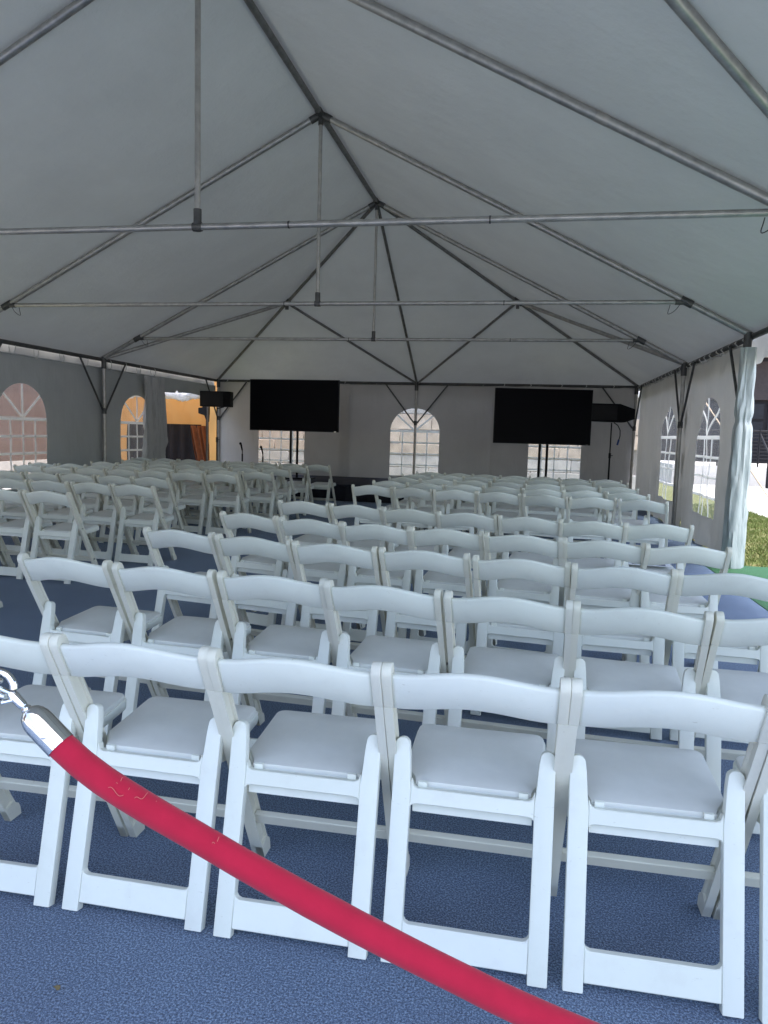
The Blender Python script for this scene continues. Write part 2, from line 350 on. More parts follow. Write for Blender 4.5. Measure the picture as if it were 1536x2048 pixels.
# eaves, poles and knee braces
corners = [(XL, YF), (XR, YF), (XR, YE), (XL, YE)]
stations = [YF, (YF, Y1), Y1, Y2, Y3, YE]
for X in (XL, XR):
    ys = [YF, Y1, Y2, Y3, YE]
    for a, c in zip(ys, ys[1:]): tent_tube('eave_tube', (X, a, HE), (X, c, HE), 0.032, 'dark_steel')
for Y in (YF, YE):
    for a, c in ((XL, XC), (XC, XR)): tent_tube('eave_tube', (a, Y, HE), (c, Y, HE), 0.032, 'dark_steel')
def leg_pole(x, y, dirs):
    pm = 'pole_brown_steel' if x < 0 or y > 16 else 'aluminium'
    p = tube_o('leg_pole', (x, y, 0.0), (x, y, HE), 0.031, pm, tent, 16)
    bm = B(); add_tube(bm, (x, y, 1.58), (x, y, 1.68), .038); obj('collar', bm, 'dark_steel', p)
    bm = B(); add_tube(bm, (x, y, HE - .16), (x, y, HE + .04), .042); obj('collar', bm, 'dark_steel', p)
    bm = B(); add_box(bm, x - .075, x + .075, y - .075, y + .075, 0.0, 0.012); obj('base_plate', bm, 'dark_steel', p)
    for dx, dy in dirs: tent_tube('knee_brace', (x + dx * .035, y + dy * .035, 1.63), (x + dx * .72, y + dy * .72, HE - .02), .017, 'dark_steel', 10)
IN = 0.055
for X, s in ((XL, 1), (XR, -1)):
    for Y in (Y1, Y2, Y3): leg_pole(X + s * IN, Y, ((0, 1), (0, -1)) if Y != Y2 or s > 0 else ((0, 1),))
    leg_pole(X + s * IN, YE - IN, ((0, -1), (s, 0))); leg_pole(X + s * IN, YF + IN, ((0, 1), (s, 0)))
leg_pole(XC, YE - IN, ((1, 0), (-1, 0)))
# roof skin
def skin(name, a, b_, c, d, nu, nv, seed, material='roof_vinyl', lift=0.052, sag=0.03, bays=None):
    """quad a-b (eave) d-c (top)"""
    a, b_, c, d = map(Vector, (a, b_, c, d)); bm = B(); nrm = (b_ - a).cross((d - a) if (d - a).length > .01 else (c - a)).normalized()
    if nrm.z < 0: nrm = -nrm
    g = []
    for j in range(nv + 1):
        v = j / nv; row = []
        p, q = a.lerp(d, v), b_.lerp(c, v)
        for i in range(nu + 1):
            u = i / nu; P = p.lerp(q, u)
            edge = min(u, 1 - u, v, 1 - v) * 6; edge = min(1, edge)
            if bays: sg = -sag * abs(math.sin(math.pi * (P.y - Y1) / (Y2 - Y1)))
            else: sg = -sag
            P = P + Vector((0, 0, lift)) + nrm * (edge * (sg * math.sin(math.pi * v) + 0.014 * nz(P.x * .9, P.y * .9, seed) + 0.006 * nz(P.x * 3 + P.y * 2, P.y * .8, seed + 3)))
            row.append(bm.verts.new(P))
        g.append(row)
    for j in range(nv):
        for i in range(nu): bm.faces.new((g[j][i], g[j][i + 1], g[j + 1][i + 1], g[j + 1][i]))
    bmesh.ops.remove_doubles(bm, verts=bm.verts, dist=1e-5)
    return obj(name, bm, material, tent)
OV = 0.06
skin('roof_panel', (XL - OV, YF - OV, HE - .03), (XL - OV, YE + OV, HE - .03), P3, P1, 90, 34, 1, bays=True)
skin('roof_panel', (XR + OV, YF - OV, HE - .03), (XR + OV, YE + OV, HE - .03), P3, P1, 90, 34, 5, bays=True)
skin('roof_panel', (XL - OV, YE + OV, HE - .03), (XR + OV, YE + OV, HE - .03), P3, P3, 50, 30, 9)
skin('roof_panel', (XL - OV, YF - OV, HE - .03), (XR + OV, YF - OV, HE - .03), P1, P1, 50, 30, 13)
# valance round the eaves, with scalloped hem
def valance(p, q, out, seed):
    p, q, out = Vector(p), Vector(q), Vector(out); L = (q - p).length; N = int(L / .04); bm = B(); top, mid, low = [], [], []
    for i in range(N + 1):
        t = i / N; s = t * L; P = p.lerp(q, t) + out * (.075 + .012 * nz(s * 2, seed))
        hem = .24 + .05 * abs(math.sin(math.pi * s / .62))
        top.append(bm.verts.new(P + Vector((0, 0, .02)))); mid.append(bm.verts.new(P + out * .015 * nz(s * 4, seed, 2) - Vector((0, 0, .13)))); low.append(bm.verts.new(P + out * .03 * nz(s * 5, seed, 5) - Vector((0, 0, hem))))
    for i in range(N):
        bm.faces.new((top[i], top[i + 1], mid[i + 1], mid[i])); bm.faces.new((mid[i], mid[i + 1], low[i + 1], low[i]))
    return obj('valance', bm, 'valance_vinyl', tent)
valance((XL, YF, HE), (XL, YE, HE), (-1, 0, 0), 1); valance((XR, YF, HE), (XR, YE, HE), (1, 0, 0), 2)
valance((XL, YE, HE), (XR, YE, HE), (0, 1, 0), 3); valance((XL, YF, HE), (XR, YF, HE), (0, -1, 0), 4)

# ------------------------------------------------------------------ side walls
SILL, SPRING, APEX, HW = 0.40, 1.44, 1.97, 0.575
def wall(name, label, p, q, inward, wins, material, zt=2.40, fold=0.02, freq=9.0, seed=0, zb=0.0, group=None, loops=True, loop_step=0.32, skew=0.0, wav=0.0):
    """hanging wall from p to q (xy), windows given as distances along it"""
    p, q, inn = Vector((*p, 0)), Vector((*q, 0)), Vector((*inward, 0)); L = (q - p).length; d = (q - p).normalized()
    def disp(s, z):
        k = (0.35 + 0.65 * (1 - z / 2.5)) * fold
        e = math.sin(s * freq + 1.3 * nz(s * .8, z * .5, seed) * 2 + seed) * k + 1.1 * k * nz(s * 2.2, z * .7, seed + 4) + .012 * nz(s * 5, z * 3.5, seed + 8)
        return e
    def pt(s, z, off=0.0): return p + d * (s + skew * disp(s + 3, z) + wav * (math.sin(z * 10.5 + seed + s * 2.2) + .7 * nz(z * 5, s * 1.5, seed))) + Vector((0, 0, z)) + inn * (disp(s, z) + off)
    t = thing(name, label, 'tent wall', (p + d * L * .5), 0, group)
    arch = lambda x: SPRING + (APEX - SPRING) * math.sqrt(max(0, 1 - (x / HW) ** 2))
    bm = B(); cache = {}
    def vert(s, z):
        k = (round(s, 4), round(z, 4))
        if k not in cache: cache[k] = bm.verts.new(pt(s, z))
        return cache[k]
    segs = []; s0 = 0.0
    for w in wins: segs += [(s0, w - HW, None), (w - HW, w + HW, w)]; s0 = w + HW
    segs.append((s0, L, None))
    def rows(a, c, n): return [a + (c - a) * i / n for i in range(n + 1)]
    for a, c, w in segs:
        if c - a < .01: continue
        if w is None:
            N = max(2, int((c - a) / .05)); ss = rows(a, c, N); zz = rows(zb, SILL, 6) + rows(SILL, SPRING, 16)[1:] + rows(SPRING, zt, 12)[1:]
            for i in range(N):
                for j in range(len(zz) - 1): bm.faces.new((vert(ss[i], zz[j]), vert(ss[i + 1], zz[j]), vert(ss[i + 1], zz[j + 1]), vert(ss[i], zz[j + 1])))
        else:
            ss = [w - HW * math.cos(math.pi * i / 28) for i in range(29)]; ss[0], ss[-1] = a, c
            for i in range(28):
                zz = rows(zb, SILL, 6)
                for j in range(6): bm.faces.new((vert(ss[i], zz[j]), vert(ss[i + 1], zz[j]), vert(ss[i + 1], zz[j + 1]), vert(ss[i], zz[j + 1])))
                za, zc = rows(arch(ss[i] - w), zt, 12), rows(arch(ss[i + 1] - w), zt, 12)
                for j in range(12): bm.faces.new((vert(ss[i], za[j]), vert(ss[i + 1], zc[j]), vert(ss[i + 1], zc[j + 1]), vert(ss[i], za[j + 1])))
    me = mesh_of(bm, 'fabric', fixn=False); obj('fabric', me, material, t)
    # hem tape along the top
    bm = B(); add_sweep(bm, [pt(s, zt, .004) for s in rows(0, L, max(4, int(L / .1)))], .012, 8); obj('top_hem', bm, material, t)
    for w in wins:
        bm = B(); N = 26; cols = [w - (HW + .02) * math.cos(math.pi * i / N) for i in range(N + 1)]
        for i in range(N):
            def col(s):
                top = SPRING + (APEX + .02 - SPRING) * math.sqrt(max(0, 1 - ((s - w) / (HW + .02)) ** 2)); return rows(SILL - .02, top, 20)
            ca, cc = col(cols[i]), col(cols[i + 1])
            for j in range(20): bm.faces.new([bm.verts.new(x) for x in (pt(cols[i], ca[j], -.006), pt(cols[i + 1], cc[j], -.006), pt(cols[i + 1], cc[j + 1], -.006), pt(cols[i], ca[j + 1], -.006))])
        bmesh.ops.remove_doubles(bm, verts=bm.verts, dist=1e-5)
        pane = obj('window_pane', mesh_of(bm, 'window_pane', fixn=False), 'clear_vinyl', t)
        def bar(pts2, width=.038):
            pts2 = [(w + a, c) for a, c in pts2]; (a0, c0), (a1, c1) = pts2; N = max(3, int(math.hypot(a1 - a0, c1 - c0) / .05))
            nx, nzv = -(c1 - c0), (a1 - a0); ln = math.hypot(nx, nzv); nx, nzv = nx / ln * width / 2, nzv / ln * width / 2
            bm = B(); prev = None
            for i in range(N + 1):
                f = i / N; s, z = a0 + (a1 - a0) * f, c0 + (c1 - c0) * f
                ring = [bm.verts.new(x) for x in (pt(s + nx, z + nzv, -.002), pt(s - nx, z - nzv, -.002), pt(s - nx, z - nzv, .003), pt(s + nx, z + nzv, .003))]
                if prev:
                    for k in range(4): bm.faces.new((prev[k], prev[(k + 1) % 4], ring[(k + 1) % 4], ring[k]))
                else: bm.faces.new(ring[::-1])
                prev = ring
            bm.faces.new(prev); obj('muntin', bm, 'muntin_white', pane)
        step = (SPRING - SILL) / 4
        bar(((-HW, SPRING), (HW, SPRING)), .05)
        for k in range(1, 4): bar(((-HW, SILL + k * step), (HW, SILL + k * step)), .034)
        for x in (-HW / 2, 0, HW / 2): bar(((x, SILL), (x, SPRING - .026)), .03)
        bar(((0, SPRING + .026), (0, APEX - .005)))
        for sg in (-1, 1):
            ex = sg * HW * .72; bar(((sg * .03, SPRING + .04), (ex, arch(ex) - .005)))
    if loops:
        s = loop_step * .4; k = 0
        while s < L:
            top = HE - 0.02; a = pt(s, zt - .03, .016); bm = B(); r_ = .035 + .012 * nz(s * 7, seed); dx = d * (.03 * nz(s * 3, seed, 2) + .015)
            c1 = Vector((0, 0, 1))
            base = p + d * s + inn * .01
            pts = [a, a + c1 * .05 + inn * .05 + dx, Vector((base.x, base.y, top + .01)) + inn * .055 + dx * 2, Vector((base.x, base.y, top + .06)) + inn * .01 + dx, Vector((base.x, base.y, top + .02)) - inn * .035, a + c1 * .04 - inn * .02]
            fine = []
            for i in range(len(pts) - 1):
                for f in (0, .33, .66): fine.append(pts[i].lerp(pts[i + 1], f))
            fine.append(pts[-1])
            for _ in range(2): fine = [fine[0]] + [(fine[i - 1] + fine[i] * 2 + fine[i + 1]) / 4 for i in range(1, len(fine) - 1)] + [fine[-1]]
            add_sweep(bm, fine, .007, 6); obj('hanging_loop', bm, 'loop_white', t); s += loop_step * (.85 + .3 * random.random()); k += 1
    return t, pt
WO = 0.02
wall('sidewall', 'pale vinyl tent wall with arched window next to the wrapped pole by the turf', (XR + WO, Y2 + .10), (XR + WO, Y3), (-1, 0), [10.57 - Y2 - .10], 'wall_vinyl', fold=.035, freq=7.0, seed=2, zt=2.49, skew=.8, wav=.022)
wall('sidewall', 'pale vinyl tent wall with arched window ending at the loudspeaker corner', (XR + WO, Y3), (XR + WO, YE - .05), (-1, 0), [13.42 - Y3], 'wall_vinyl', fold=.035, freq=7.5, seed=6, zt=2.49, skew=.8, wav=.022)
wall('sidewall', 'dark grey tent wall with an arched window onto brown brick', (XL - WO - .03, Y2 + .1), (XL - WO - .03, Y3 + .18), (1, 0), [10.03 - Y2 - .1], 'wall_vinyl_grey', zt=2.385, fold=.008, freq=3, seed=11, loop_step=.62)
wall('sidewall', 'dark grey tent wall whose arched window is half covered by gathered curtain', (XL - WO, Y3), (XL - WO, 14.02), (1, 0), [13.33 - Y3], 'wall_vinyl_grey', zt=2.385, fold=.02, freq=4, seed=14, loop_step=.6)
wall('end_wall', 'grey end wall panel behind the screen nearest the doorway', (XL + .02, YE), (-4.12, YE), (0, -1), [-5.77 - XL - .02], 'end_vinyl', zt=2.50, fold=.012, freq=3, seed=21, loop_step=.6)
wall('end_wall', 'grey end wall panel with the centre arched window and pole', (-4.35, YE + .045), (-0.72, YE + .045), (0, -1), [-2.55 + 4.35], 'end_vinyl', zt=2.50, fold=.014, freq=2.6, seed=25, loop_step=.6)
wall('end_wall', 'grey end wall panel behind the screen beside the cabled loudspeaker', (-0.80, YE), (XR - .02, YE), (0, -1), [.63 + .80], 'end_vinyl', zt=2.50, fold=.014, freq=3, seed=29, loop_step=.6)
# strip of wall over the doorway
bm = B(); N = 40; g = []
for i in range(N + 1):
    y = 14.0 + (YE - .1 - 14.0) * i / N; col = []
    low = 2.12 + (.05 if .3 < i / N < .34 or i / N > .96 else 0) - .02 * math.sin(i / N * 9)
    for j in range(5): z = low + (2.40 - low) * j / 4; col.append(bm.verts.new((XL + .012 * nz(y * 3, z * 3), y, z)))
    g.append(col)
for i in range(N):
    for j in range(4): bm.faces.new((g[i][j], g[i + 1][j], g[i + 1][j + 1], g[i][j + 1]))
tag(obj('door_header', mesh_of(bm, 'door_header', fixn=False), 'wall_vinyl_grey'), 'narrow grey vinyl strip hanging over the doorway opening', 'tent wall')
# gathered curtain pulled to the side of the doorway
bm = B(); NS, NZ = 60, 40; g = []
for i in range(NS + 1):
    u = i / NS; col = []
    for j in range(NZ + 1):
        z = 0.02 + 2.34 * j / NZ; wd = 0.80 + .16 * (1 - j / NZ); y = 13.36 + u * wd
        a = .035 + .05 * (1 - j / NZ)
        x = XL + .10 + a * math.sin(u * 26 + 2.5 * nz(u * 4, z * .8)) + .03 * nz(u * 9, z * 2.2, 7) + (.06 * nz(u * 14, z * 5, 3) * min(1, (1.5 - z) / .5) if z < 1.5 else 0)
        col.append(bm.verts.new((x, y + .02 * nz(z * 3, u * 5), z)))
    g.append(col)
for i in range(NS):
    for j in range(NZ): bm.faces.new((g[i][j], g[i + 1][j], g[i + 1][j + 1], g[i][j + 1]))
tag(obj('gathered_curtain', mesh_of(bm, 'gathered_curtain', fixn=False), 'gathered_vinyl'), 'shiny wrinkled grey curtain gathered at the side of the doorway', 'curtain')
# curtain rolled round the pole at the open edge of the wall
bm = B(); rings = []
for j in range(70):
    z = .005 + 2.40 * j / 69; ring = []
    for k in range(40):
        a = 2 * math.pi * k / 40; rr = .078 + .040 * (1 - j / 69) + .022 * nz(math.cos(a) * 2.2, math.sin(a) * 2.2, z * 1.6) + .016 * nz(math.cos(a) * 5, math.sin(a) * 5, z * 4) + .01 * math.sin(a * 3 + z * 2)
        rr -= .022 * math.exp(-((z - 1.62) / .05) ** 2)
        ring.append(bm.verts.new((XR - .045 + rr * math.cos(a) * 1.0, Y2 - .02 + rr * math.sin(a), z)))
    rings.append(ring)
for a, c in zip(rings, rings[1:]):
    for k in range(40): bm.faces.new((a[k], a[(k + 1) % 40], c[(k + 1) % 40], c[k]))
bm.faces.new(rings[-1]); bm.faces.new(rings[0][::-1])
tag(obj('rolled_curtain', bm, 'bundle_vinyl'), 'pale vinyl curtain rolled round the pole beside the lawn', 'curtain')
# guy strap outside
st = thing('guy_strap', 'tan guy strap running from tent eave to a stake in the lawn', 'strap', (3.5, 10.0, -.03))
bm = B(); add_tube(bm, (XR + .06, Y3, 2.3), (3.5, 10.0, 0.02), .009, seg=8); obj('strap', bm, 'strap_tan', st)
bm = B(); add_tube(bm, (3.5, 10.0, -.1), (3.53, 9.96, .12), .014, seg=10); obj('stake', bm, 'dark_steel', st)

# ================================================================== STAGE AND EQUIPMENT
sg = thing('stage', 'low black stage platform in front of the end wall', 'stage', (-2.3, 15.6, 0))
SX0, SX1, SY0, SY1, SZ = -6.5, 1.75, 14.35, 16.9, 0.34
for i in range(6):
    x0 = SX0 + (SX1 - SX0) * i / 6; x1 = SX0 + (SX1 - SX0) * (i + 1) / 6
    box_o('deck_panel', (x0 + .004, x1 - .004, SY0, SY1, SZ - .05, SZ), 'stage_navy', sg, .004)
bm = B(); N = 260; a = []; c = []
for i in range(N + 1):
    x = SX0 + (SX1 - SX0) * i / N; o_ = .02 * math.sin(x * 22 + 2 * nz(x, 1)); a.append(bm.verts.new((x, SY0 + .03 + o_ * .3, SZ - .052))); c.append(bm.verts.new((x, SY0 + .02 + o_, .006)))
for i in range(N): bm.faces.new((a[i], a[i + 1], c[i + 1], c[i]))
obj('skirt', mesh_of(bm, 'skirt', fixn=False), 'black_cloth', sg)

def television(name, label, cx, cy, z0, z1, wd, rot, pole_dx):
    t = thing(name, label, 'television', (cx, cy, SZ), rot); h = z1 - z0; lz = z0 - SZ
    bm = B(); add_box(bm, -wd / 2, wd / 2, 0, .05, lz, lz + h); bevel(bm, .006, 2); obj('casing', bm, 'black_plastic', t, True)
    bm = B(); add_box(bm, -wd / 2 + .014, wd / 2 - .014, -.004, .001, lz + .022, lz + h - .014); obj('screen', bm, 'screen_black', t, True)
    box_o('status_light', (wd / 2 - .09, wd / 2 - .05, -.007, -.0045, lz + .006, lz + .014), 'chrome', t, local=True)
    for s in (-1, 1): tube_o('pole', (pole_dx + s * .075, .11, .02), (pole_dx + s * .075, .11, lz + h * .6), .026, 'black_plastic', t, 14, True)
    box_o('mount', (pole_dx - .25, pole_dx + .25, .052, .084, lz + h * .3, lz + h * .6), 'black_plastic', t, .004, True)
    bm = B(); add_box(bm, pole_dx - .42, pole_dx + .42, .04, .18, .0, .035); add_box(bm, pole_dx - .40, pole_dx - .32, -.28, .40, .0, .03); add_box(bm, pole_dx + .32, pole_dx + .40, -.28, .40, .0, .03); obj('base', bm, 'black_plastic', t, True)
    return t
television('television', 'large black flat screen on twin poles nearest the doorway', -4.90, 15.3, 1.365, 2.455, 2.00, R(-2), -.02)
television('television', 'large black flat screen on twin poles beside the cabled loudspeaker', .30, 15.25, 1.245, 2.345, 1.93, R(7), .06)

def stand(parent, h, foot=.45, mat_='black_plastic', yaw=.5):
    bm = B(); add_tube(bm, (0, 0, .12), (0, 0, h * .62), .019, seg=12); pl = obj('pole', bm, mat_, parent, True)
    bm = B(); add_tube(bm, (0, 0, h * .6), (0, 0, h), .014, seg=12); obj('inner_pole', bm, mat_, parent, True)
    bm = B(); add_tube(bm, (0, 0, h * .58), (0, 0, h * .64), .027, seg=12); add_tube(bm, (0, 0, h * .61), (.06, 0, h * .61), .008, seg=8); obj('clamp', bm, mat_, parent, True)
    for k in range(3):
        a = yaw + k * 2.094; bm = B(); add_tube(bm, (0, 0, .45), (foot * math.cos(a), foot * math.sin(a), .012), .012, seg=8); obj('leg', bm, mat_, parent, True)
# speaker near the doorway
t = thing('loudspeaker', 'small black box loudspeaker turned sideways on a stand by the doorway', 'loudspeaker', (-6.83, 15.75, 0), R(6))
stand(t, 1.85); bm = B(); add_box(bm, -.36, .33, -.12, .14, 1.86, 2.20); bevel(bm, .012, 2); obj('cabinet', bm, 'speaker_black', t, True)
bm = B(); add_box(bm, -.34, .17, -.126, -.121, 1.88, 2.18); obj('grille', bm, 'black_plastic', t, True)
bm = B(); add_tube(bm, (0, 0, 1.82), (.16, 0, 1.86), .012, seg=8); obj('bracket', bm, 'black_plastic', t, True)
# speaker by the far corner
t = thing('loudspeaker', 'black loudspeaker with angled end and dangling cable on a tall stand', 'loudspeaker', (1.70, 15.9, 0), R(8))
stand(t, 1.72, yaw=.1)
bm = B(); poly = [(-.50, 1.74), (-.50, 2.10), (.12, 2.10), (.42, 2.00), (.42, 1.80), (.22, 1.73)]; add_prism(bm, poly, lambda a, c, q: Vector((a, q, c)), -.16, .18); bevel(bm, .012, 2); obj('cabinet', bm, 'speaker_black', t, True)
bm = B(); add_prism(bm, [(-.46, 1.77), (-.46, 2.07), (.06, 2.07), (.06, 1.77)], lambda a, c, q: Vector((a, q, c)), -.166, -.161); obj('grille', bm, 'black_plastic', t, True)
bm = B(); cab = [(.02, -.10, 1.72), (.09, -.14, 1.67), (.14, -.15, 1.57), (.145, -.15, 1.45), (.12, -.15, 1.36)]
add_sweep(bm, [Vector(cab[i]).lerp(Vector(cab[i + 1]), f) for i in range(4) for f in (0, .5)] + [Vector(cab[-1])], .010, 8); obj('cable', bm, 'black_plastic', t, True)
bm = B(); add_tube(bm, (.125, -.15, 1.38), (.10, -.15, 1.27), .019, seg=10); obj('plug', bm, 'cable_blue', t, True)
# microphone stands
for i, (x, y, h, lb) in enumerate(((-5.93, 15.0, 0.72, 'short black microphone stand in front of the pale end wall'), (-5.47, 15.0, 0.66, 'short black microphone stand in front of the window under the screen'))):
    t = thing('microphone_stand', lb, 'microphone', (x, y, SZ))
    bm = B(); add_lathe(bm, [(.12, 0), (.12, .015), (.02, .03), (.012, .04)]); obj('base', bm, 'black_plastic', t, True)
    bm = B(); add_tube(bm, (0, 0, .03), (0, 0, h - .12), .010, seg=10); obj('pole', bm, 'black_plastic', t, True)
    bm = B(); add_tube(bm, (0, 0, h * .5), (0, 0, h * .72), .017, seg=10); obj('clutch', bm, 'black_plastic', t, True)
    bm = B(); add_tube(bm, (0, .0, h - .13), (-.02, -.03, h), .016, .020, 10); add_lathe(bm, [(.012, 0), (.027, .012), (.027, .035), (.012, .05)], (-.02, -.03, h - .005), (-.3, -.5, .8)); obj('microphone', bm, 'black_plastic', t, True)

# ================================================================== OUTSIDE THE DOORWAY
an = thing('tan_canopy', 'tan canvas canopy glowing orange beyond the doorway', 'canopy', (-9.6, 19.4, -.03))
def sheet(name, P, nu, nv, material, parent, amp=.03, seed=0, nrm=None):
    a, b_, c, d = map(Vector, P); bm = B(); nn = nrm or (b_ - a).cross(d - a).normalized(); g = []
    for j in range(nv + 1):
        v = j / nv; g.append([bm.verts.new(a.lerp(d, v).lerp(b_.lerp(c, v), i / nu) + nn * amp * (nz(i * .31, j * .21, seed) + .5 * nz(i * .9, j * .3, seed + 3))) for i in range(nu + 1)])
    for j in range(nv):
        for i in range(nu): bm.faces.new((g[j][i], g[j][i + 1], g[j + 1][i + 1], g[j + 1][i]))
    return obj(name, mesh_of(bm, name, fixn=False), material, parent)
sheet('back_wall', ((-12.2, 19.6, 0), (-7.9, 19.6, 0), (-7.9, 19.6, 2.6), (-12.2, 19.6, 2.6)), 50, 24, 'canvas_tan', an, .05, 3)
sheet('side_wall', ((-7.9, 19.6, 0), (-7.75, 17.4, 0), (-7.75, 17.4, 2.6), (-7.9, 19.6, 2.6)), 30, 24, 'canvas_tan', an, .03, 6)
sheet('roof', ((-12.2, 17.6, 2.62), (-7.75, 17.6, 2.62), (-7.75, 19.65, 3.2), (-12.2, 19.65, 3.2)), 40, 14, 'canvas_tan', an, .04, 9)
for x, y in ((-7.98, 19.45), (-12.1, 19.45), (-7.86, 17.55), (-12.1, 17.6)): tube_o('pole', (x, y, -.03), (x, y, 2.62), .025, 'dark_steel', an)
bm = B(); rings = []
for i in range(61):
    u = i / 60; x = -11.2 + u * 3.3; ring = []
    for k in range(22):
        a = 2 * math.pi * k / 22; rr = .12 + .05 * nz(u * 16, math.cos(a) * 1.4, math.sin(a) * 1.4) + .03 * nz(u * 40, math.cos(a) * 3, math.sin(a) * 3)
        ring.append(bm.verts.new((x, 17.72 + rr * .8 * math.cos(a), 2.32 - .10 * math.sin(u * math.pi * 2) ** 2 + rr * 1.35 * math.sin(a))))
    rings.append(ring)
for a, c in zip(rings, rings[1:]):
    for k in range(22): bm.faces.new((a[k], a[(k + 1) % 22], c[(k + 1) % 22], c[k]))
bm.faces.new(rings[0][::-1]); bm.faces.new(rings[-1])
obj('rolled_flap', bm, 'white_sheet', an)
def drape(name, label, x0, x1, y, z1, material, amp, freq, lean=0.0, z0=-.03):
    bm = B(); N, M = 60, 12; g = []
    for i in range(N + 1):
        u = i / N; g.append([bm.verts.new((x0 + (x1 - x0) * u + lean * (1 - j / M), y + amp * math.sin(u * freq + nz(u * 3, j * .1) * 2), z0 + (z1 - z0) * j / M)) for j in range(M + 1)])
    for i in range(N):
        for j in range(M): bm.faces.new((g[i][j], g[i + 1][j], g[i + 1][j + 1], g[i][j + 1]))
    tag(obj(name, mesh_of(bm, name, fixn=False), material), label, 'drape')
drape('black_drape', 'black pipe and drape curtain hanging inside the tan canopy', -10.9, -8.70, 19.0, 1.47, 'black_cloth', .06, 38)
drape('brown_drape', 'rust brown curtain leaning beside the black drape beyond the doorway', -8.98, -8.52, 18.9, 1.44, 'brown_cloth', .05, 22, lean=.28)
t = thing('flood_light', 'black flared lamp head on a stand in front of the tan canvas', 'lamp', (-8.05, 17.9, -.03), R(20))
bm = B(); add_prism(bm, [(-.20, -.05), (-.20, .09), (-.10, .10), (-.04, .32), (.24, .16), (.24, -.08), (.02, -.30), (-.05, -.10)], lambda a, c, q: Vector((a, q, c + 1.83)), -.09, .09); bevel(bm, .01, 1); obj('head', bm, 'black_plastic', t, True)
tube_o('pole', (0, 0, .1), (0, 0, 1.6), .016, 'black_plastic', t, 10, True)
for k in range(3): tube_o('leg', (0, 0, .4), (.35 * math.cos(k * 2.09 + .3), .35 * math.sin(k * 2.09 + .3), .01), .011, 'black_plastic', t, 8, True)
# brick building beyond the dark wall
bb = thing('brick_building', 'brown brick building standing outside the dark tent wall', 'building', (-17.5, 12, -.03))
box_o('wall', (-22, -13.6, -6, 30, -.03, 7.6), 'brick_wall', bb)
box_o('coping', (-22.2, -13.45, -6.2, 30.2, 7.6, 7.9), 'concrete_pale', bb)
box_o('plinth', (-13.6, -13.5, -6, 30, -.03, .35), 'concrete_pale', bb)
for i in range(5):
    y = -2 + i * 6.4; w_ = box_o('window', (-13.62, -13.56, y, y + 1.5, 4.2, 6.4), 'glass_dark', bb); box_o('sill', (-13.6, -13.42, y - .1, y + 1.6, 4.08, 4.2), 'concrete_pale', w_)
# coursed stone wall behind the end wall
sw = thing('stone_wall', 'long wall of tan and grey stone courses behind the end windows', 'wall', (-2.5, 22.0, -.03))
box_o('core', (-16, 3.6, 21.7, 22.4, -.03, 2.55), 'mortar', sw)
random.seed(5); z = -.02
stones = []
for ci, (h, mt) in enumerate(((.42, 'stone_grey'), (.36, 'stone_grey'), (.34, 'stone_tan'), (.40, 'stone_tan'), (.46, 'stone_tan'), (.42, 'stone_grey'))):
    x = -12.0 - random.random()
    while x < 2.2:
        L = random.uniform(1.3, 2.2); bm = B(); add_box(bm, x + .006, x + L - .006, 21.56 + random.uniform(0, .03), 21.72, z + .006, z + h - .006); bevel(bm, .012, 1); obj('stone', bm, mt, sw); x += L
    z += h
box_o('coping', (-16, 3.7, 21.45, 22.45, z + .16, z + .34), 'concrete_pale', sw, .01)
# dark building and steps across the pavement
db = thing('office_building', 'dark building with grid windows across the pale pavement', 'building', (14, 34, -.03))
box_o('wall', (5, 34, 32.0, 40, -.03, 9.5), 'facade_dark', db)
box_o('spandrel', (4.9, 34.1, 31.85, 31.998, 3.1, 4.6), 'facade_brown', db)
box_o('canopy_edge', (4.8, 34.2, 31.0, 31.84, 4.75, 4.9), 'concrete_pale', db)
for i in range(14):
    x = 5.6 + i * 1.25
    for z0, z1 in ((2.35, 2.95), (1.5, 2.25)):
        box_o('window', (x, x + 1.1, 31.96, 31.995, z0, z1), 'glass_dark', db)
ls = thing('stair_landing', 'grey concrete landing with black metal railing before the dark building', 'stairs', (9, 27, -.03))
box_o('landing', (4.8, 26, 26.0, 31, -.03, .62), 'concrete_pale', ls, .01)
for k in range(3): box_o('step', (8.3, 10.6, 25.7 - .3 * k, 25.998 - .3 * k, -.03, .46 - .155 * k), 'concrete_pale', ls, .006)
for x in (5.0, 6.2, 7.45, 8.7, 10.0, 11.3): tube_o('railing_post', (x, 26.1, .62), (x, 26.1, 1.85), .028, 'black_plastic', ls, 10)
for k in range(10): tube_o('rail', (4.9, 26.1, .78 + k * .112), (12.0, 26.1, .78 + k * .112), .014 if k < 9 else .03, 'black_plastic', ls, 8)
tube_o('railing_post', (7.46, 25.0, -.02), (7.46, 25.0, 1.05), .05, 'black_plastic', ls, 12)
tube_o('handrail', (7.46, 25.0, 1.05), (7.46, 26.1, 1.7), .03, 'black_plastic', ls, 10)

